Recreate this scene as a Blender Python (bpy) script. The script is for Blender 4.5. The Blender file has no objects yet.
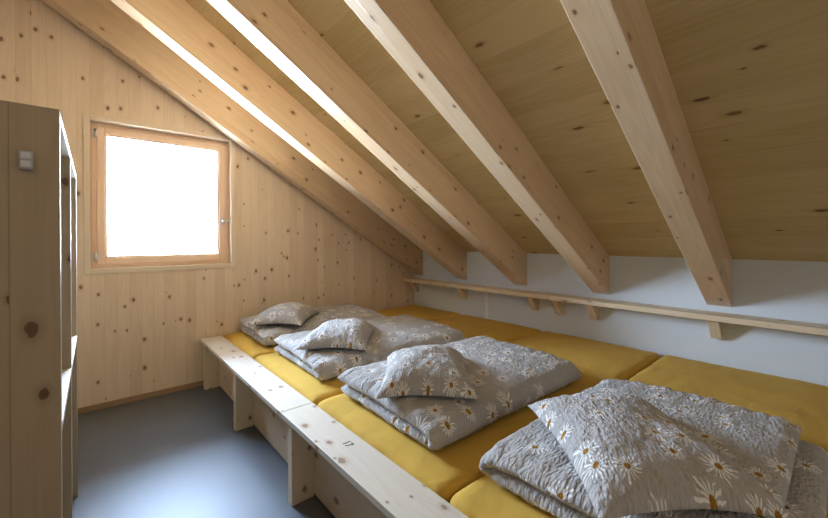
import bpy, bmesh, math, random
import numpy as np
from mathutils import Vector, Matrix, noise

C = bpy.context.scene.collection
random.seed(4)

# ------------------------------------------------------------------ node helpers
class NT:
    def __init__(s, name):
        s.m = bpy.data.materials.new(name); s.m.use_nodes = True
        s.t = s.m.node_tree; s.t.nodes.clear()
        s.out = s.n('ShaderNodeOutputMaterial')
    def n(s, typ, **kw):
        nd = s.t.nodes.new(typ)
        for k, v in kw.items(): setattr(nd, k, v)
        return nd
    def link(s, a, b): s.t.links.new(a, b)
    def put(s, sock, v):
        if isinstance(v, bpy.types.NodeSocket): s.link(v, sock)
        else: sock.default_value = v
    def math(s, op, a, b=0.0, c=0.0, clamp=False):
        nd = s.n('ShaderNodeMath', operation=op, use_clamp=clamp)
        s.put(nd.inputs[0], a); s.put(nd.inputs[1], b); s.put(nd.inputs[2], c)
        return nd.outputs[0]
    def smooth(s, v, a, b, lo=0.0, hi=1.0):
        nd = s.n('ShaderNodeMapRange', interpolation_type='SMOOTHSTEP')
        s.put(nd.inputs[0], v); s.put(nd.inputs[1], a); s.put(nd.inputs[2], b)
        s.put(nd.inputs[3], lo); s.put(nd.inputs[4], hi)
        return nd.outputs[0]
    def mix(s, f, a, b, mode='MIX'):
        nd = s.n('ShaderNodeMix', data_type='RGBA', blend_type=mode)
        s.put(nd.inputs[0], f); s.put(nd.inputs[6], a); s.put(nd.inputs[7], b)
        return nd.outputs[2]
    def comb(s, x, y, z=0.0):
        nd = s.n('ShaderNodeCombineXYZ'); s.put(nd.inputs[0], x); s.put(nd.inputs[1], y); s.put(nd.inputs[2], z)
        return nd.outputs[0]
    def sep(s, v):
        nd = s.n('ShaderNodeSeparateXYZ'); s.link(v, nd.inputs[0]); return nd.outputs
    def noise(s, vec, scale=1.0, detail=2.0, rough=0.5, dist=0.0):
        nd = s.n('ShaderNodeTexNoise', noise_dimensions='3D')
        s.put(nd.inputs['Vector'], vec); nd.inputs['Scale'].default_value = scale
        nd.inputs['Detail'].default_value = detail; nd.inputs['Roughness'].default_value = rough
        nd.inputs['Distortion'].default_value = dist
        return nd.outputs['Fac']
    def vor(s, vec, scale=1.0, rnd=1.0, feature='F1', dim='2D'):
        nd = s.n('ShaderNodeTexVoronoi', voronoi_dimensions=dim, feature=feature)
        s.put(nd.inputs['Vector'], vec); nd.inputs['Scale'].default_value = scale
        nd.inputs['Randomness'].default_value = rnd
        return nd
    def bsdf(s, col, rough=0.5, spec=0.5, normal=None, metal=0.0, sheen=0.0):
        b = s.n('ShaderNodeBsdfPrincipled')
        s.put(b.inputs['Base Color'], col); s.put(b.inputs['Roughness'], rough)
        b.inputs['Metallic'].default_value = metal
        b.inputs['Specular IOR Level'].default_value = spec
        b.inputs['Sheen Weight'].default_value = sheen
        if normal is not None: s.link(normal, b.inputs['Normal'])
        s.link(b.outputs[0], s.out.inputs[0])
        return b
    def bump(s, h, dist=0.002, strength=1.0):
        nd = s.n('ShaderNodeBump'); nd.inputs['Distance'].default_value = dist
        nd.inputs['Strength'].default_value = strength; s.link(h, nd.inputs['Height'])
        return nd.outputs[0]

def rgb(r, g, b): return (r, g, b, 1.0)

def wood(name, base, dark, lam=0.12, knots=(2.6, 9.0), kprob=0.45, kr=0.012, rough=0.5, seam=0.35, lamvar=0.10, grain=1.0, knotcol=(0.10, 0.045, 0.02), kelong=1.5, spec=0.4):
    """spruce: u runs along the grain, v across it, both in metres"""
    s = NT(name)
    uv = s.n('ShaderNodeUVMap').outputs[0]
    oi = s.n('ShaderNodeObjectInfo').outputs['Random']
    u, v, _ = s.sep(uv)
    off = s.math('MULTIPLY', oi, 37.0)
    u = s.math('ADD', u, off)
    v = s.math('ADD', v, s.math('MULTIPLY', oi, 3.7))
    row = s.math('DIVIDE', v, lam)
    rid = s.math('FLOOR', row)
    wn = s.n('ShaderNodeTexWhiteNoise', noise_dimensions='1D'); s.link(rid, wn.inputs['W'])
    rv = wn.outputs['Value']
    u2 = s.math('ADD', u, s.math('MULTIPLY', rv, 19.0))
    # knots
    kv = s.vor(s.comb(s.math('MULTIPLY', u2, knots[0]), s.math('MULTIPLY', v, knots[1])), 1.0, 1.0)
    kp = s.sep(kv.outputs['Position']); kc = s.sep(kv.outputs['Color'])
    du = s.math('DIVIDE', s.math('SUBTRACT', u2, s.math('DIVIDE', kp[0], knots[0])), kelong)
    dv = s.math('SUBTRACT', v, s.math('DIVIDE', kp[1], knots[1]))
    d = s.math('SQRT', s.math('ADD', s.math('MULTIPLY', du, du), s.math('MULTIPLY', dv, dv)))
    wob = s.noise(s.comb(s.math('MULTIPLY', u, 60.0), s.math('MULTIPLY', v, 60.0)), 1.0, 1.0)
    d = s.math('ADD', d, s.math('MULTIPLY', s.math('SUBTRACT', wob, 0.5), kr * 0.7))
    exist = s.math('LESS_THAN', kc[0], kprob)
    rad = s.math('MULTIPLY', s.math('ADD', s.math('MULTIPLY', kc[1], 0.9), 0.35), kr)
    q = s.math('DIVIDE', d, rad)
    core = s.math('MULTIPLY', s.smooth(q, 0.75, 1.15, 1.0, 0.0), exist)
    halo = s.math('MULTIPLY', s.smooth(q, 0.9, 2.6, 1.0, 0.0), exist)
    # growth ring lines bend round the knots
    bend = s.math('MULTIPLY', s.math('MULTIPLY', s.smooth(q, 0.5, 6.0, 1.0, 0.0), exist), 0.012)
    vb = s.math('ADD', v, bend)
    low = s.noise(s.comb(s.math('MULTIPLY', u2, 0.55), s.math('MULTIPLY', vb, 7.0), rv), 1.0, 2.0)
    rings = s.math('SINE', s.math('MULTIPLY', low, 95.0))
    fine = s.noise(s.comb(s.math('MULTIPLY', u2, 2.5), s.math('MULTIPLY', vb, 190.0)), 1.0, 3.0, 0.6)
    blot = s.noise(s.comb(s.math('MULTIPLY', u2, 1.1), s.math('MULTIPLY', v, 5.0), rv), 1.0, 2.0)
    t = s.math('ADD', s.math('MULTIPLY', rings, 0.10 * grain), s.math('MULTIPLY', s.math('SUBTRACT', fine, 0.5), 0.7 * grain))
    t = s.math('ADD', t, s.math('MULTIPLY', s.math('SUBTRACT', blot, 0.5), 0.9 * grain))
    t = s.math('ADD', t, s.math('MULTIPLY', s.math('SUBTRACT', rv, 0.5), lamvar * 4))
    t = s.math('ADD', t, 0.38, clamp=True)
    col = s.mix(t, rgb(*base), rgb(*dark))
    col = s.mix(s.math('MULTIPLY', halo, 0.38), col, rgb(dark[0] * 0.75, dark[1] * 0.6, dark[2] * 0.45))
    kcol = s.mix(s.math('MULTIPLY', kc[2], 0.55), rgb(*knotcol), rgb(dark[0] * 0.6, dark[1] * 0.45, dark[2] * 0.35))
    col = s.mix(s.math('MULTIPLY', core, 0.85), col, kcol)
    fr = s.math('FRACT', row)
    edge = s.math('MINIMUM', fr, s.math('SUBTRACT', 1.0, fr))
    sm = s.smooth(edge, 0.0, 0.0018 / lam, 1.0, 0.0)
    col = s.mix(s.math('MULTIPLY', sm, seam), col, rgb(dark[0] * 0.35, dark[1] * 0.28, dark[2] * 0.2))
    hb = s.math('SUBTRACT', s.math('MULTIPLY', fine, 0.4), s.math('MULTIPLY', sm, 1.0))
    s.bsdf(col, rough, spec, s.bump(hb, 0.0006, 0.6))
    return s.m

M = {}
SP = (0.74, 0.54, 0.33)
M['gable'] = wood('spruce_wall_panel', (0.78, 0.62, 0.455), (0.66, 0.49, 0.335), lam=0.075, knots=(4.6, 13.0), kprob=0.42, kr=0.0095, seam=0.25, lamvar=0.14, grain=1.25)
M['rafter'] = wood('spruce_rafter', (0.755, 0.565, 0.37), (0.60, 0.395, 0.23), lam=0.092, knots=(4.2, 11.0), kprob=0.42, kr=0.0105, seam=0.16, lamvar=0.09, rough=0.36, grain=1.25, spec=0.7)
M['roof'] = wood('spruce_ceiling_board', (0.68, 0.52, 0.275), (0.56, 0.41, 0.19), lam=0.185, knots=(1.9, 8.0), kprob=0.30, kr=0.0100, seam=0.28, lamvar=0.16, kelong=2.6, grain=1.7)
M['pale'] = wood('pale_spruce_board', (0.79, 0.72, 0.61), (0.67, 0.58, 0.46), lam=0.42, knots=(6.5, 13.0), kprob=0.5, kr=0.012, seam=0.0, lamvar=0.03, grain=1.2, knotcol=(0.30, 0.17, 0.11))
M['bed'] = wood('spruce_bed_panel', (0.80, 0.66, 0.47), (0.68, 0.52, 0.35), lam=0.24, knots=(4.5, 10.0), kprob=0.5, kr=0.012, seam=0.15, lamvar=0.05)
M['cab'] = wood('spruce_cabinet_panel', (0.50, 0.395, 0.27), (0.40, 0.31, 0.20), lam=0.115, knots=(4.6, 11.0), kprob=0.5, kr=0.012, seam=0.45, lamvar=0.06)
M['larch'] = wood('larch_window_wood', (0.80, 0.58, 0.41), (0.72, 0.49, 0.33), lam=0.5, knots=(0.8, 2.0), kprob=0.0, kr=0.01, seam=0.0, lamvar=0.02)
M['trim'] = wood('spruce_window_casing', (0.78, 0.65, 0.49), (0.68, 0.54, 0.38), lam=0.5, knots=(3.0, 8.0), kprob=0.3, kr=0.006, seam=0.0, lamvar=0.02)
M['skirt'] = wood('brown_skirting', (0.36, 0.235, 0.13), (0.26, 0.16, 0.085), lam=0.5, knots=(2.0, 6.0), kprob=0.2, kr=0.008, seam=0.0, lamvar=0.02)

def simple(name, col, rough=0.5, metal=0.0, spec=0.5, nz=None, nscale=40, ndist=0.0005):
    s = NT(name)
    g = s.n('ShaderNodeTexCoord').outputs['Object']
    f = s.noise(g, nscale, 3.0)
    c = s.mix(f, rgb(*[k * 0.95 for k in col]), rgb(*[min(1, k * 1.05) for k in col]))
    s.bsdf(c, rough, spec, s.bump(f, ndist, 0.5), metal)
    return s.m
M['plaster'] = simple('white_plaster', (0.70, 0.745, 0.80), 0.85, nscale=180)
M['strip'] = simple('white_strip', (0.85, 0.86, 0.88), 0.6)
M['steel'] = simple('brushed_steel', (0.55, 0.55, 0.56), 0.3, 1.0)
M['plastic'] = simple('grey_plastic', (0.50, 0.50, 0.52), 0.5)
M['plastic2'] = simple('pale_grey_plastic', (0.72, 0.73, 0.75), 0.35)
M['ink'] = simple('black_ink', (0.03, 0.03, 0.03), 0.7)
M['rubber'] = simple('dark_rubber', (0.12, 0.11, 0.10), 0.6)

s = NT('grey_linoleum')
g = s.n('ShaderNodeTexCoord').outputs['Object']
a = s.noise(g, 3.0, 3.0); b = s.noise(g, 60.0, 3.0)
c = s.mix(a, rgb(0.085, 0.094, 0.108), rgb(0.105, 0.115, 0.130))
s.bsdf(c, s.math('ADD', s.math('MULTIPLY', b, 0.10), 0.41), 0.78, s.bump(b, 0.0003, 0.4))
M['floor'] = s.m

# yellow jersey sheets
s = NT('mustard_sheet')
g = s.n('ShaderNodeTexCoord').outputs['Object']
x, y, z = s.sep(g)
w1 = s.noise(s.comb(s.math('MULTIPLY', x, 2.2), s.math('MULTIPLY', y, 5.0), s.math('MULTIPLY', z, 4.0)), 1.0, 3.0, 0.5, 1.2)
fine = s.noise(g, 500.0, 1.0)
rip = s.noise(s.comb(s.math('MULTIPLY', x, 22.0), s.math('MULTIPLY', y, 5.0), z), 1.0, 2.0)
c = s.mix(w1, rgb(0.70, 0.44, 0.085), rgb(0.63, 0.385, 0.070))
h = s.math('ADD', s.math('MULTIPLY', w1, 6.0), s.math('ADD', s.math('MULTIPLY', fine, 0.15), s.math('MULTIPLY', rip, 0.7)))
s.bsdf(c, 0.85, 0.1, s.bump(h, 0.004, 0.5), sheen=0.03)
M['sheet'] = s.m

# seersucker cotton printed with daisies, uv in metres
def daisy(name, seed):
    s = NT(name)
    uv = s.n('ShaderNodeUVMap').outputs[0]
    oi = s.n('ShaderNodeObjectInfo').outputs['Random']
    u, v, _ = s.sep(uv)
    u = s.math('ADD', u, s.math('MULTIPLY', oi, 11.0)); v = s.math('ADD', v, s.math('MULTIPLY', oi, 7.3))
    K = 8.2
    vo = s.vor(s.comb(u, v), K, 0.78)
    px, py, _ = s.sep(vo.outputs['Position']); cr, cg, cb = s.sep(vo.outputs['Color'])
    dx = s.math('SUBTRACT', u, px); dy = s.math('SUBTRACT', v, py)
    r = s.math('SQRT', s.math('ADD', s.math('MULTIPLY', dx, dx), s.math('MULTIPLY', dy, dy)))
    ang = s.math('ARCTAN2', dy, dx)
    wig = s.noise(s.comb(u, v), 45.0, 2.0)
    nP = 15.0
    pa = s.math('ADD', s.math('MULTIPLY', ang, nP / 2), s.math('MULTIPLY', cg, 6.0))
    pa = s.math('ADD', pa, s.math('MULTIPLY', s.math('SUBTRACT', wig, 0.5), 3.6))
    pet = s.math('ABSOLUTE', s.math('SINE', pa))
    # petal length differs from petal to petal
    sx = s.math('DIVIDE', dx, s.math('ADD', r, 1e-4)); sy = s.math('DIVIDE', dy, s.math('ADD', r, 1e-4))
    ln = s.noise(s.comb(s.math('MULTIPLY', sx, 2.6), s.math('MULTIPLY', sy, 2.6), s.math('MULTIPLY', cb, 20.0)), 1.0, 1.0)
    plen = s.math('ADD', 0.014, s.math('MULTIPLY', ln, 0.046))
    plen = s.math('MULTIPLY', plen, s.math('ADD', 0.75, s.math('MULTIPLY', cb, 0.45)))
    rr = s.math('DIVIDE', r, plen)
    thr = s.math('ADD', 0.34, s.math('MULTIPLY', rr, 0.55))
    pm = s.smooth(s.math('SUBTRACT', pet, thr), 0.0, 0.12)
    pm = s.math('MULTIPLY', pm, s.smooth(rr, 0.9, 1.05, 1.0, 0.0))
    ex = s.math('LESS_THAN', cr, 0.88)
    pm = s.math('MULTIPLY', pm, ex)
    cen = s.math('MULTIPLY', s.smooth(s.math('ADD', r, s.math('MULTIPLY', s.math('SUBTRACT', wig, 0.5), 0.006)), 0.0085, 0.0110, 1.0, 0.0), ex)
    cdot = s.noise(s.comb(u, v), 420.0, 2.0)
    base = s.mix(s.noise(s.comb(u, v), 9.0, 2.0), rgb(0.465, 0.44, 0.425), rgb(0.51, 0.485, 0.47))
    col = s.mix(s.math('MULTIPLY', pm, 0.95), base, rgb(0.93, 0.92, 0.90))
    col = s.mix(cen, col, s.mix(s.smooth(cdot, 0.35, 0.65), rgb(0.52, 0.27, 0.03), rgb(0.26, 0.11, 0.015)))
    # puckers: short irregular ridges running across the cloth
    q = s.noise(s.comb(s.math('MULTIPLY', u, 62.0), s.math('MULTIPLY', v, 105.0)), 1.0, 2.0, 0.55, 0.6)
    q2 = s.vor(s.comb(s.math('MULTIPLY', u, 50.0), s.math('MULTIPLY', v, 95.0)), 1.0, 1.0).outputs['Distance']
    q3 = s.noise(s.comb(s.math('MULTIPLY', u, 22.0), s.math('MULTIPLY', v, 32.0)), 1.0, 2.0, 0.5, 0.8)
    h = s.math('ADD', s.math('ADD', q, s.math('MULTIPLY', q2, 0.5)), s.math('MULTIPLY', q3, 1.6))
    s.bsdf(col, 0.88, 0.15, s.bump(h, 0.0078, 1.0), sheen=0.08)
    return s.m
M['daisy'] = daisy('daisy_seersucker', 0)

s = NT('window_glass')
tr = s.n('ShaderNodeBsdfTransparent'); gl = s.n('ShaderNodeBsdfGlossy'); gl.inputs['Roughness'].default_value = 0.02
tr.inputs['Color'].default_value = (0.97, 0.98, 0.98, 1)
fr = s.n('ShaderNodeFresnel'); fr.inputs['IOR'].default_value = 1.35
mx = s.n('ShaderNodeMixShader'); s.link(fr.outputs[0], mx.inputs[0]); s.link(tr.outputs[0], mx.inputs[1]); s.link(gl.outputs[0], mx.inputs[2])
s.link(mx.outputs[0], s.out.inputs[0]); M['glass'] = s.m

# ------------------------------------------------------------------ object helpers
AX = {'x': Vector((1, 0, 0)), 'y': Vector((0, 1, 0)), 'z': Vector((0, 0, 1))}

class MB:
    def __init__(s):
        s.bm = bmesh.new(); s.uv = s.bm.loops.layers.uv.new('UVMap'); s.dn = s.bm.faces.layers.int.new('done'); s.k = 0
    def _uv(s, faces, g):
        g = AX[g] if isinstance(g, str) else Vector(g).normalized()
        s.k += 1
        for f in faces:
            n = f.normal
            c = n.cross(g)
            if c.length < 0.3:
                c = Vector((0, 0, 1)) if abs(g.z) < 0.8 else Vector((1, 0, 0))
                e = g.cross(c).normalized(); uu, vv, off, us = e, c, 0.37, 0.06
            else:
                uu, vv, off, us = g, c.normalized(), 0.71 * round(n.x * 2) + 1.13 * round(n.y * 2) + 1.57 * round(n.z * 2), 1.0
            for l in f.loops:
                l[s.uv].uv = (l.vert.co.dot(uu) * us + s.k * 1.31 + off, l.vert.co.dot(vv) + off * 0.53)
    def box(s, lo, hi, g='x', bev=0.002):
        lo, hi = Vector(lo), Vector(hi)
        r = bmesh.ops.create_cube(s.bm, size=1.0)
        vs = r['verts']
        for v in vs: v.co = Vector([(lo[i] + hi[i]) / 2 + v.co[i] * (hi[i] - lo[i]) for i in range(3)])
        fs = set(f for v in vs for f in v.link_faces)
        if bev:
            es = set(e for v in vs for e in v.link_edges)
            r = bmesh.ops.bevel(s.bm, geom=list(es), offset=bev, segments=2, profile=0.5, affect='EDGES')
        s.bm.normal_update()
        fs = [f for f in s.bm.faces if not f[s.dn]]
        s._uv(fs, g)
        for f in fs: f[s.dn] = 1
        return s
    def prism(s, pts, d, g='x', bev=0.0):
        """polygon pts (3D) extruded by the vector d"""
        d = Vector(d); pts = [Vector(p) for p in pts]
        a = [s.bm.verts.new(p) for p in pts]; b = [s.bm.verts.new(p + d) for p in pts]
        n = len(pts); fs = [s.bm.faces.new(a), s.bm.faces.new(b[::-1])]
        for i in range(n):
            fs.append(s.bm.faces.new((a[i], b[i], b[(i + 1) % n], a[(i + 1) % n])))
        bmesh.ops.recalc_face_normals(s.bm, faces=fs)
        if bev:
            es = set(e for f in fs for e in f.edges)
            bmesh.ops.bevel(s.bm, geom=list(es), offset=bev, segments=2, profile=0.5, affect='EDGES')
        s.bm.normal_update()
        fs = [f for f in s.bm.faces if not f[s.dn]]
        s._uv(fs, g)
        for f in fs: f[s.dn] = 1
        return s
    def cyl(s, p0, p1, r, seg=20, r2=None, bev=0.0):
        p0, p1 = Vector(p0), Vector(p1); d = p1 - p0
        m = Matrix.Translation((p0 + p1) / 2) @ d.to_track_quat('Z', 'Y').to_matrix().to_4x4()
        bmesh.ops.create_cone(s.bm, cap_ends=True, segments=seg, radius1=r, radius2=r if r2 is None else r2, depth=d.length, matrix=m)
        s.bm.normal_update()
        fs = [f for f in s.bm.faces if not f[s.dn]]
        for f in fs: f[s.dn] = 1; f.smooth = len(f.verts) == 4
        return s
    def build(s, name, mat, parent=None, origin=None):
        me = bpy.data.meshes.new(name)
        loc = Vector((0, 0, 0))
        if parent is not None: loc = parent.location.copy()
        elif origin is not None: loc = Vector(origin)
        bmesh.ops.translate(s.bm, verts=s.bm.verts, vec=-loc)
        s.bm.to_mesh(me); s.bm.free()
        me.materials.append(mat)
        o = bpy.data.objects.new(name, me); C.objects.link(o)
        if parent is not None: o.parent = parent
        elif origin is not None: o.location = loc
        return o

def sub(o, parent):
    """re-parent a mesh built in its grandparent's frame as a sub-part"""
    o.parent = parent
    return o
def tag(o, label, cat, group=None):
    o['label'] = label; o['category'] = cat
    if group: o['group'] = group
    return o
def empty(name, loc, label, cat, group=None):
    o = bpy.data.objects.new(name, None); C.objects.link(o); o.location = loc
    o.empty_display_size = 0.1
    return tag(o, label, cat, group)
def struct(o): o['kind'] = 'structure'; return o

# ------------------------------------------------------------------ dimensions (metres)
W, L = 3.136, 3.62            # white knee wall, window gable
XL, YR = -1.30, -1.10         # left wall, wall behind the viewer
SL = 0.6161                   # roof pitch
ZC = 1.25 - 0.133             # ceiling at the knee wall
ZR = 1.25 - 0.4464            # rafter underside at the knee wall
roof = lambda x: ZC + SL * (W - x)
raf = lambda x: ZR + SL * (W - x)
TH = 0.22

struct(MB().box((XL - .1, YR - .1, -0.08), (W + .1, L + TH, 0.0), 'x', 0).build('floor', M['floor']))
struct(MB().box((W, YR - .1, 0.0), (W + .15, L + TH, ZC + 0.0), 'y', 0).build('wall_right', M['plaster']))
struct(MB().box((XL - .1, YR - .1, 0), (XL, L + TH, roof(XL)), 'z', 0).build('wall_left', M['gable']))
struct(MB().prism([(XL, YR, 0), (W, YR, 0), (W, YR, ZC), (XL, YR, roof(XL))], (0, -.1, 0), 'z').build('wall_rear', M['gable']))
# sloping boarded ceiling
sd = Vector((1, 0, -SL)).normalized()
struct(MB().prism([(XL - .1, YR - .1, roof(XL - .1)), (W + .15, YR - .1, roof(W + .15)), (W + .15, YR - .1, roof(W + .15) + .08), (XL - .1, YR - .1, roof(XL - .1) + .08)],
                  (0, L + TH - YR + .1, 0), 'y').build('ceiling', M['roof']))
# gable with the window opening
wx1, wx2, wz1, wz2 = -0.020, 0.952, 1.036, 2.158
g = MB()
g.prism([(XL, L, 0), (wx1, L, 0), (wx1, L, roof(wx1)), (XL, L, roof(XL))], (0, TH, 0), 'z')
g.prism([(wx2, L, 0), (W, L, 0), (W, L, roof(W)), (wx2, L, roof(wx2))], (0, TH, 0), 'z')
g.prism([(wx1, L, 0), (wx2, L, 0), (wx2, L, wz1), (wx1, L, wz1)], (0, TH, 0), 'z')
g.prism([(wx1, L, wz2), (wx2, L, wz2), (wx2, L, roof(wx2)), (wx1, L, roof(wx1))], (0, TH, 0), 'z')
g.k = 0
struct(g.build('wall_gable', M['gable']))
struct(MB().box((-0.9, L - .014, 0), (0.83, L, 0.042), 'x').build('baseboard_gable', M['skirt']))
struct(MB().box((W - .004, 2.435, 0.30), (W, 2.475, 0.725), 'z', 0.001).build('trim_1', M['strip']))

# ------------------------------------------------------------------ window
win = bpy.data.objects.new('window_1', None); C.objects.link(win); win.location = (0.466, L, wz1)
struct(win); win['label'] = 'square wooden window in the gable wall with bright pane'
cs = MB(); cw = 0.030
cs.box((wx1 - cw, L - .010, wz1 - cw), (wx1, L, wz2 + cw), 'z', .0015)
cs.box((wx2, L - .010, wz1 - cw), (wx2 + cw, L, wz2 + cw), 'z', .0015)
cs.box((wx1, L - .010, wz2), (wx2, L, wz2 + cw), 'x', .0015)
cs.box((wx1, L - .010, wz1 - cw), (wx2, L, wz1), 'x', .0015)
cs.build('casing', M['trim'], win)
FY = L + 0.060
li = MB(); t = .008
li.box((wx1, L - .010, wz1), (wx1 + t, FY + .06, wz2), 'z', 0); li.box((wx2 - t, L - .010, wz1), (wx2, FY + .06, wz2), 'z', 0)
li.box((wx1 + t, L - .010, wz2 - t), (wx2 - t, FY + .06, wz2), 'x', 0); li.box((wx1 + t, L - .010, wz1), (wx2 - t, FY + .06, wz1 + t), 'x', 0)
li.build('lining', M['trim'], win)
def ring(mb, x0, x1, z0, z1, w, y0, y1, bev=.003):
    mb.box((x0, y0, z0), (x0 + w, y1, z1), 'z', bev); mb.box((x1 - w, y0, z0), (x1, y1, z1), 'z', bev)
    mb.box((x0 + w, y0, z1 - w), (x1 - w, y1, z1), 'x', bev); mb.box((x0 + w, y0, z0), (x1 - w, y1, z0 + w), 'x', bev)
f = MB(); ring(f, wx1 + t, wx2 - t, wz1 + t, wz2 - t, 0.048, FY + .012, FY + .07); f.build('frame', M['larch'], win)
sa = MB()
sx0, sx1, sz0, sz1 = 0.022, 0.912, 1.074, 2.118
ring(sa, sx0, sx1, sz0, sz1, 0.050, FY - .002, FY + .055, .004)
ring(sa, sx0 + .048, sx1 - .048, sz0 + .048, sz1 - .048, 0.014, FY + .012, FY + .05, .002)
sash = sa.build('sash', M['larch'], win)
MB().box((sx0 + .055, FY + .028, sz0 + .055), (sx1 - .055, FY + .034, sz1 - .055), 'x', 0).build('pane', M['glass'], win)
for z0 in (1.10, 2.03):
    h = MB(); h.cyl((0.013, FY - .008, z0), (0.013, FY - .008, z0 + .062), .0075, 16)
    h.box((0.000, FY - .006, z0 + .008), (0.030, FY + .001, z0 + .054), 'z', .001)
    h.cyl((0.013, FY - .008, z0 - .004), (0.013, FY - .008, z0), .005, 12); h.cyl((0.013, FY - .008, z0 + .062), (0.013, FY - .008, z0 + .066), .005, 12)
    h.build('hinge', M['steel'], win)
hd = MB(); hx, hz = 0.888, 1.425
hd.box((hx - .014, FY - .011, hz - .034), (hx + .014, FY - .002, hz + .034), 'z', .003)
hd.cyl((hx, FY - .050, hz), (hx, FY - .008, hz), .009, 16)
hb = hd.build('handle', M['steel'], win)
lv = MB(); lv.box((hx - .012, FY - .060, hz - .009), (hx + .060, FY - .046, hz + .009), 'x', .004)
lo = lv.build('lever', M['steel'], win); lo.parent = hb

# ------------------------------------------------------------------ rafters
RW = 0.135
RY = [3.4528, 2.7243, 1.973, 1.2211, 0.4663]
RLAB = ['spruce rafter right beside the window gable wall, ending above the corner',
        'spruce rafter next after the one beside the gable, passing just right of the window',
        'middle rafter of the five, its white underside running from upper left to the white wall',
        'spruce rafter with broad pale underside, second nearest to the viewer',
        'nearest rafter, widest in the photo, pale greyish beam at upper right']
for i, (y, lab) in enumerate(zip(RY, RLAB)):
    x0 = XL; x1 = W
    pts = [(x0, y, raf(x0)), (x1, y, raf(x1)), (x1, y, roof(x1)), (x0, y, roof(x0))]
    mb = MB(); mb.k = i * 3
    mb.prism(pts, (0, RW, 0), sd, 0.004)
    tag(mb.build('roof_rafter', M['rafter'], None, (W, y + RW / 2, ZR)), lab, 'rafter', 'roof rafters under the sloping ceiling')

# ------------------------------------------------------------------ wall shelves along the knee wall
SX, ST, SBt = 2.968, 0.764, 0.727
def wall_shelf(y0, y1, bys, lab):
    r = empty('wall_shelf', (SX + .08, (y0 + y1) / 2, SBt), lab, 'shelf', 'narrow shelf boards along the white wall')
    MB().box((SX, y0, SBt), (W, y1, ST), 'y', .003).build('shelf_board', M['bed'], r)
    for by in bys:
        b = MB()
        b.prism([(SX + .035, by, SBt), (W, by, SBt), (W, by, SBt - .135), (W - .035, by, SBt - .135)], (0, .058, 0), 'x', .002)
        b.build('bracket', M['bed'], r)
wall_shelf(1.650, L, (3.52, 2.72, 1.845), 'far narrow wooden shelf board on brackets, reaching the gable corner')
wall_shelf(YR, 1.647, (1.60, 1.305, 0.515), 'near narrow wooden shelf board on brackets, running out of the photo at right')

# ------------------------------------------------------------------ bed platforms
BO, BI, BZ = 0.690, 0.8565, 0.410
def bed_frame(y0, y1, legs, joints, lab, grp='low wooden bed platforms under the mattresses'):
    r = empty('bed_platform', (1.9, (y0 + y1) / 2, 0), lab, 'bed frame', grp)
    lb = MB(); lb.k = 2 if y0 > 1 else 9
    lb.box((BO, y0, BZ - .027), (BI, y1, BZ), 'y', .003).build('ledge_board', M['pale'], r)
    for y in legs:
        MB().box((0.700, y, 0), (0.812, y + .045, BZ - .027), 'z', .002).build('leg', M['bed'], r)
    MB().box((0.812, y0, 0.012), (0.834, y1, BZ - .027), 'y', .001).build('front_panel', M['bed'], r)
    MB().box((0.834, y0, 0.27), (W - .01, y1, 0.30), 'y', .001).build('mattress_base', M['bed'], r)
    MB().box((W - .04, y0, 0.0), (W - .02, y1, 0.27), 'y', .001).build('rear_panel', M['bed'], r)
    return r
bed_frame(1.798, L - .016, (3.49, 2.60), (), 'wooden bed platform under the two far mattresses, against the window wall')
nb = bed_frame(-0.10, 1.795, (1.69, 0.785, -0.09), (), 'near wooden bed platform whose ledge board is stamped with a number')
cu = bpy.data.curves.new('number_stamp', 'FONT'); cu.body = '17'; cu.size = 0.050; cu.extrude = 0.0004; cu.align_x = 'CENTER'; cu.align_y = 'CENTER'
to = bpy.data.objects.new('tmp', cu); C.objects.link(to)
bpy.context.view_layer.update()
me = bpy.data.meshes.new_from_object(to.evaluated_get(bpy.context.evaluated_depsgraph_get()))
bpy.data.objects.remove(to)
mt = Matrix.Translation(Vector((0.789, 1.335, BZ + .0004)) - nb.location) @ Matrix.Rotation(math.radians(-90), 4, 'Z') @ Matrix.Diagonal((0.9, 1.0, 1.0, 1.0))
me.transform(mt)
me.materials.clear(); me.materials.append(M['ink'])
st = bpy.data.objects.new('number_stamp', me); C.objects.link(st); st.parent = nb; st['label'] = 'black stamped number 17'

# ------------------------------------------------------------------ soft things
def noise3(p, sc, seed):
    return noise.noise(Vector((p[0] * sc + seed * 13.1, p[1] * sc + seed * 7.7, p[2] * sc + seed * 3.3)))

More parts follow.
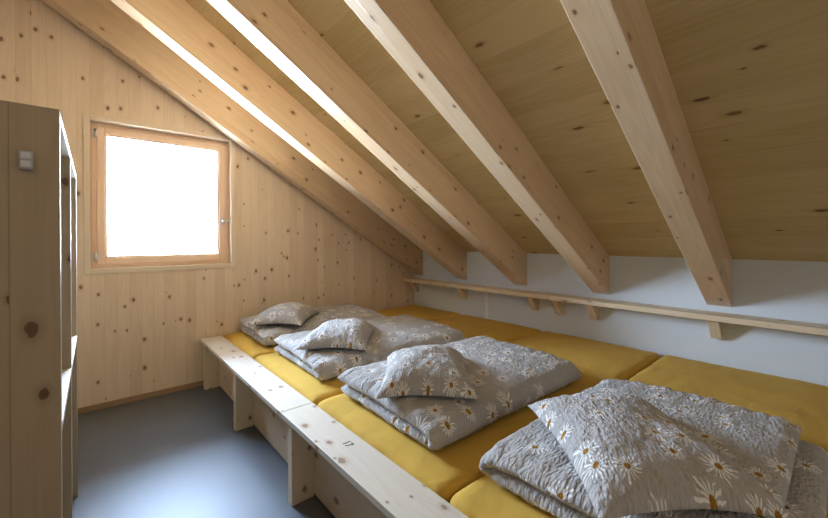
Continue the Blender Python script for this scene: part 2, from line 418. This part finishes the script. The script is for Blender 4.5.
def rounded_slab(name, lo, hi, r, seed, mat, bulge=0.02, res=0.02):
    lo, hi = Vector(lo), Vector(hi)
    loc = Vector(((lo.x + hi.x) / 2, (lo.y + hi.y) / 2, lo.z)); sz = hi - lo
    n = [max(4, int(sz[i] / res)) for i in range(3)]
    bm = bmesh.new(); idx = {}
    def vert(i, j, k):
        key = (i, j, k)
        if key not in idx:
            # denser points near the rounded edges
            p = []
            for q, (a, nn) in enumerate(((i, n[0]), (j, n[1]), (k, n[2]))):
                p.append((a / nn) * sz[q])
            idx[key] = bm.verts.new(p)
        return idx[key]
    def face(ax, val):
        a, b = [q for q in range(3) if q != ax]
        for i in range(n[a]):
            for j in range(n[b]):
                ks = []
                for (di, dj) in ((0, 0), (1, 0), (1, 1), (0, 1)):
                    k = [0, 0, 0]; k[ax] = val; k[a] = i + di; k[b] = j + dj; ks.append(vert(*k))
                bm.faces.new(ks)
    for ax in range(3): face(ax, 0); face(ax, n[ax])
    bmesh.ops.recalc_face_normals(bm, faces=bm.faces)
    for v in bm.verts:
        p = v.co.copy()
        c = Vector([min(max(p[q], r), sz[q] - r) for q in range(3)])
        d = p - c
        if d.length > 1e-6: p = c + d.normalized() * min(r, max(abs(d[0]), abs(d[1]), abs(d[2])) if True else r)
        t = p.z / sz.z
        fx = min(p.x, sz.x - p.x) / 0.25; fy = min(p.y, sz.y - p.y) / 0.30
        fx = min(1, max(0, fx)); fy = min(1, max(0, fy))
        p.z += t * bulge * (math.sin(fx * math.pi / 2) * math.sin(fy * math.pi / 2))
        w = p + lo
        p.z += t * 0.006 * noise3(w, 4.0, seed) + t * 0.0025 * noise3(w, 14, seed)
        edge = math.exp(-min(p.x, 9) / 0.12)
        p.x += 0.006 * noise3(w, 6.0, seed + 5) + 0.004 * edge * noise3((w[0], w[1] * 3, w[2]), 9, seed)
        p.y += 0.005 * noise3(w, 5.0, seed + 9)
        v.co = p + lo - loc
    me = bpy.data.meshes.new(name); bm.to_mesh(me); bm.free()
    for f in me.polygons: f.use_smooth = True
    me.materials.append(mat)
    o = bpy.data.objects.new(name, me); C.objects.link(o); o.location = loc
    return o

ML = ['yellow-sheeted mattress farthest away, against the window wall',
      'yellow-sheeted mattress, second from the window wall',
      'yellow-sheeted mattress beside the stamped number 17, third from the window wall',
      'nearest yellow-sheeted mattress, at the lower right of the photo']
MS = [L - .018, 2.775, 1.790, 0.852, -0.09]
for i in range(4):
    o = rounded_slab('mattress', (0.860, MS[i + 1] + .004, 0.300), (W - .006, MS[i] - .004, 0.422), 0.042, i + 1, M['sheet'], bulge=0.016, res=0.022)
    tag(o, ML[i], 'mattress', 'mattresses in yellow fitted sheets')

def sheet_mesh(name, Pt, Pb, UVt, mat, loc):
    """closed mesh from a top grid and a bottom grid that share their border"""
    nu, nv = Pt.shape[:2]
    bm = bmesh.new(); uvl = bm.loops.layers.uv.new('UVMap')
    T = [[bm.verts.new(Pt[i, j] - np.array(loc)) for j in range(nv)] for i in range(nu)]
    B = [[(T[i][j] if i in (0, nu - 1) or j in (0, nv - 1) else bm.verts.new(Pb[i, j] - np.array(loc))) for j in range(nv)] for i in range(nu)]
    for G, fl, off in ((T, False, 0), (B, True, 3.7)):
        for i in range(nu - 1):
            for j in range(nv - 1):
                q = [(i, j), (i + 1, j), (i + 1, j + 1), (i, j + 1)]
                if fl: q = q[::-1]
                vs = [G[a][b] for a, b in q]
                try: f = bm.faces.new(vs)
                except ValueError: continue
                f.smooth = True
                for l, (a, b) in zip(f.loops, q): l[uvl].uv = (UVt[a, b, 0] + off, UVt[a, b, 1] + off)
    me = bpy.data.meshes.new(name); bm.to_mesh(me); bm.free()
    me.materials.append(mat)
    o = bpy.data.objects.new(name, me); C.objects.link(o); o.location = loc
    return o

def duvet(x0, x1, y0, y1, z0, h, seed, lab, flip=False, extra=0.0, rot=0.0):
    """duvet folded in two along its long side; the fold faces -y (or +y when flipped)"""
    wd = y1 - y0; R = h * 1.06
    ss = [0.0]; Ls = wd - R; arc = math.pi * R
    total = Ls + extra + arc + Ls
    nS, nX = 150, 120
    # finer sampling at the ends
    tt = np.linspace(0, 1, nX); tx = 0.5 - 0.5 * np.cos(np.pi * tt); tx = 0.55 * tx + 0.45 * tt
    sv = np.linspace(0, 1, nS); sv = 0.25 * (0.5 - 0.5 * np.cos(np.pi * sv)) + 0.75 * sv
    Pt = np.zeros((nS, nX, 3)); Pb = np.zeros((nS, nX, 3)); UV = np.zeros((nS, nX, 2))
    LX = x1 - x0
    for i in range(nS):
        s = sv[i] * total
        if s < Ls + extra:
            y = (y1 - s) + extra; z = z0 + h; n = Vector((0, 0, -1)); lay = 0.0; tanv = -1
        elif s < Ls + extra + arc:
            a = (s - Ls - extra) / R; y = y0 + R - R * math.sin(a); z = z0 + h + R - R * math.cos(a)
            n = Vector((0, -math.sin(a), -math.cos(a))); lay = a / math.pi
        else:
            q = s - Ls - extra - arc; y = y0 + R + q; z = z0 + h + 2 * R; n = Vector((0, 0, 1)); lay = 1.0
        e_s = min(s, total - s) / 0.055
        es = math.sqrt(max(0, 1 - (1 - min(1, e_s)) ** 2))
        for j in range(nX):
            # the two layers do not end at quite the same place
            wob = 0.018 * noise3((y * 1.0, lay * 2, 0), 3.5, seed) + 0.007 * noise3((y, lay * 2, 1), 13, seed)
            xa = x0 + (0.010 * (1 - lay)) + wob; xb = x1 + wob * 0.8 + 0.012 * noise3((y, lay, 5), 6, seed)
            x = xa + (xb - xa) * tx[j]
            dx = min(tx[j] * LX, (1 - tx[j]) * LX)
            e_x = min(1, dx / 0.062); ex = math.sqrt(max(0, 1 - (1 - e_x) ** 2))
            k = es * ex
            puff = 0.92 + 0.30 * noise3((x, y, lay * 3), 3.2, seed) + 0.10 * noise3((x, y, lay * 3), 10, seed + 2)
            near = math.exp(-dx / 0.10)
            hh = h * k * puff
            wr = 0.0042 * noise3((x * 1.3, y * 1.3, lay * 2), 13, seed + 3) + 0.0022 * noise3((x, y, lay * 2), 36, seed + 4)
            wr += near * 0.018 * noise3((x * 0.7, y * 1.8, lay * 2), 17, seed + 6)
            fz = 1 - 0.26 * math.exp(-max(0, y - y0) / 0.11)
            hh *= fz
            c = Vector((x, y, z0 + (z - z0) * fz))
            big = lay * 0.009 * math.sin(math.pi * min(1, max(0, (y - y0) / wd))) * math.sin(math.pi * tx[j])
            sag = -lay * 0.30 * h * (near if dx == tx[j] * LX else near * 0.9)
            c.z += big + sag
            if flip: c.y = y1 - (c.y - y0); nn = Vector((n.x, -n.y, n.z))
            else: nn = n
            out = c + nn * (hh + wr * k); inn = c - nn * (h * k * (0.9 if 0.02 < lay < 0.98 else 0.985 - 0.05 * abs(noise3((x, y, 7), 5, seed))))
            out.z = max(out.z, z0 + 0.0015 * 0)
            Pt[i, j] = out; Pb[i, j] = inn
            UV[i, j] = (x * 1.0, s)
    # both grids share their border
    for A in (Pt, Pb): pass
    c = np.array(((x0 + x1) / 2, (y0 + y1) / 2, z0))
    if rot:
        ca, sa_ = math.cos(rot), math.sin(rot)
        for A in (Pt, Pb):
            d = A - c; A[..., 0] = c[0] + d[..., 0] * ca - d[..., 1] * sa_; A[..., 1] = c[1] + d[..., 0] * sa_ + d[..., 1] * ca
    o = sheet_mesh('duvet', Pt, Pb, UV, M['daisy'], tuple(c))
    bm = bmesh.new(); bm.from_mesh(o.data); bmesh.ops.recalc_face_normals(bm, faces=bm.faces); bm.to_mesh(o.data); bm.free()
    return tag(o, lab, 'duvet', 'folded daisy duvets on the mattresses')

MZ = 0.434
duvet(0.975, 2.14, 2.86, 3.54, MZ, 0.033, 1, 'folded grey daisy-print duvet farthest away, by the window wall', rot=math.radians(-1))
duvet(0.970, 2.20, 1.94, 2.68, MZ, 0.034, 2, 'folded grey daisy-print duvet, second from the window wall', rot=math.radians(-1))
duvet(0.960, 2.12, 1.00, 1.72, MZ, 0.035, 3, 'folded grey daisy-print duvet in the middle, beside the stamped number 17', rot=math.radians(-1))
duvet(0.985, 2.03, 0.10, 0.80, MZ, 0.034, 4, 'nearest folded grey daisy-print duvet, running out of the photo at lower right', flip=True, extra=0.07)

def pillow(cx, cy, cz, ang, LX, LY, T, seed, lab, tilt=(0, 0)):
    n1, n2 = 110, 90
    Pt = np.zeros((n1, n2, 3)); Pb = np.zeros((n1, n2, 3)); UV = np.zeros((n1, n2, 2))
    Rm = Matrix.Rotation(ang, 3, 'Z') @ Matrix.Rotation(tilt[0], 3, 'X') @ Matrix.Rotation(tilt[1], 3, 'Y')
    for i in range(n1):
        a = -math.cos(math.pi * i / (n1 - 1)); a = 0.6 * a + 0.4 * (2 * i / (n1 - 1) - 1)
        for j in range(n2):
            b = -math.cos(math.pi * j / (n2 - 1)); b = 0.6 * b + 0.4 * (2 * j / (n2 - 1) - 1)
            X = LX / 2 * a * (1 - 0.09 * (1 - b * b)); Y = LY / 2 * b * (1 - 0.09 * (1 - a * a))
            e = max(0, (1 - abs(a) ** 3.6)) ** 0.58 * max(0, (1 - abs(b) ** 3.2)) ** 0.60
            w = (X, Y, 0)
            nz = 1 + 0.16 * noise3(w, 5, seed) + 0.05 * noise3(w, 14, seed)
            wr = 0.004 * noise3((X, Y * 1.8, 0), 22, seed + 1) + 0.002 * noise3(w, 50, seed + 2)
            edge = 1 - min(1, e * 1.6)
            wr += edge * 0.006 * noise3((X * 1.2, Y * 1.2, 0), 26, seed + 3)
            droop = -0.012 - 0.010 * (a * a * b * b) + 0.006 * noise3(w, 6, seed + 8)
            k = 1 if 0 < i < n1 - 1 and 0 < j < n2 - 1 else 0
            zt = droop + T * e * nz + wr * k * min(1, e * 4)
            zb = droop - T * 0.14 * e ** 0.8
            Pt[i, j] = Rm @ Vector((X, Y, zt)); Pb[i, j] = Rm @ Vector((X, Y, zb))
            UV[i, j] = (X + T * a * 0.5, Y + T * b * 0.5)
    loc = np.array((cx, cy, cz)); Pt += loc; Pb += loc
    o = sheet_mesh('pillow', Pt, Pb, UV, M['daisy'], (cx, cy, cz))
    bm = bmesh.new(); bm.from_mesh(o.data); bmesh.ops.recalc_face_normals(bm, faces=bm.faces); bm.to_mesh(o.data); bm.free()
    return tag(o, lab, 'pillow', 'daisy pillows lying on the folded duvets')
A0 = math.radians(48)
PZ = MZ + 0.158
pillow(1.265, 3.14, PZ + .010, A0, 0.56, 0.43, 0.098, 11, 'grey daisy pillow farthest away, on the duvet by the window wall')
pillow(1.285, 2.26, PZ + .006, A0, 0.57, 0.44, 0.100, 12, 'plump grey daisy pillow on the second duvet from the window wall')
pillow(1.245, 1.35, PZ + .008, A0, 0.56, 0.44, 0.108, 13, 'plump grey daisy pillow on the middle duvet, beside the stamped number 17')
pillow(1.265, 0.44, PZ + .022, A0, 0.60, 0.46, 0.098, 14, 'nearest daisy pillow, largest in the photo, at the lower right')

# ------------------------------------------------------------------ open cabinet at the left
CX = -0.0617; CB = -0.62; CT = 1.578; T2 = 0.024
Y1, Y2, Y3 = 1.2748, 1.8447, 2.4548
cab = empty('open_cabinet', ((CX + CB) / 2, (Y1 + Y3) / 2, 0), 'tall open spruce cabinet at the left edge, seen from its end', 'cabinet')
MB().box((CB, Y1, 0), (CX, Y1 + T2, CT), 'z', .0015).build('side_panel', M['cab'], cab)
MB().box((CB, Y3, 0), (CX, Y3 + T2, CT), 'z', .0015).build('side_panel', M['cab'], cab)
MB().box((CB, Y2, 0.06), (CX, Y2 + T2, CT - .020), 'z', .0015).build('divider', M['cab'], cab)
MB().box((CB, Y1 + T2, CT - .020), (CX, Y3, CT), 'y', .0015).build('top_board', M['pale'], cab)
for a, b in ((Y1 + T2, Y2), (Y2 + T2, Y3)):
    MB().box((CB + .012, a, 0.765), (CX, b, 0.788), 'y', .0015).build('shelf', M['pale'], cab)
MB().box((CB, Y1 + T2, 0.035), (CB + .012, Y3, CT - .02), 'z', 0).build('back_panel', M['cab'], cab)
bx = empty('wall_switch', (-0.119, Y1, 1.420), 'small grey plastic box with two pale fields mounted on the cabinet side', 'switch')
hs = MB().box((-0.131, Y1 - .018, 1.420), (-0.107, Y1, 1.464), 'z', .003).build('housing', M['plastic'], bx)
for z in (1.4245, 1.4445):
    MB().box((-0.1275, Y1 - .0205, z), (-0.1105, Y1 - .017, z + .015), 'z', .0015).build('button', M['plastic2'], bx).parent = hs

# ------------------------------------------------------------------ daylight through the window
w = bpy.data.worlds.new('daylight'); bpy.context.scene.world = w; w.use_nodes = True
nt = w.node_tree; nt.nodes.clear()
o = nt.nodes.new('ShaderNodeOutputWorld'); bg = nt.nodes.new('ShaderNodeBackground')
tc = nt.nodes.new('ShaderNodeTexCoord'); sp = nt.nodes.new('ShaderNodeSeparateXYZ'); cr = nt.nodes.new('ShaderNodeValToRGB')
mr = nt.nodes.new('ShaderNodeMapRange'); mr.inputs[1].default_value = -1; mr.inputs[2].default_value = 1
nt.links.new(tc.outputs['Generated'], sp.inputs[0]); nt.links.new(sp.outputs[2], mr.inputs[0]); nt.links.new(mr.outputs[0], cr.inputs[0])
e = cr.color_ramp.elements
e[0].position = 0.34; e[0].color = (0.70, 0.80, 0.90, 1)          # sunlit snow below
e[1].position = 0.85; e[1].color = (0.36, 0.49, 0.70, 1)
e2 = cr.color_ramp.elements.new(0.50); e2.color = (0.47, 0.575, 0.70, 1)
nt.links.new(cr.outputs[0], bg.inputs[0]); bg.inputs[1].default_value = 38.0
nt.links.new(bg.outputs[0], o.inputs[0])
la = bpy.data.lights.new('window_portal', 'AREA'); la.shape = 'RECTANGLE'; la.size = 0.97; la.size_y = 1.12
la.cycles.is_portal = True
lo = bpy.data.objects.new('window_portal', la); C.objects.link(lo)
lo.location = (0.466, L + .20, 1.597); lo.rotation_euler = (math.radians(-90), 0, 0)

# ------------------------------------------------------------------ camera
yaw, pit, rol = math.radians(40.8835), math.radians(-0.1195), math.radians(-0.2148)
F = Vector((math.sin(yaw) * math.cos(pit), math.cos(yaw) * math.cos(pit), math.sin(pit)))
R = Vector((math.cos(yaw), -math.sin(yaw), 0)); U = R.cross(F)
R2 = R * math.cos(rol) + U * math.sin(rol); U2 = -R * math.sin(rol) + U * math.cos(rol)
cd = bpy.data.cameras.new('camera'); cam = bpy.data.objects.new('camera', cd); C.objects.link(cam)
cd.sensor_width = 36; cd.lens = 370.6971 / 828 * 36; cd.shift_y = (240.6449 - 259) / 828
cd.clip_start = 0.02
mw = Matrix((R2, U2, -F)).transposed().to_4x4(); mw.translation = Vector((0, 0, 1.25))
cam.matrix_world = mw
bpy.context.scene.camera = cam
vs = bpy.context.scene.view_settings
vs.view_transform = 'Standard'; vs.look = 'None'; vs.gamma = 1.0; vs.use_curve_mapping = False
vs.exposure = 1.74
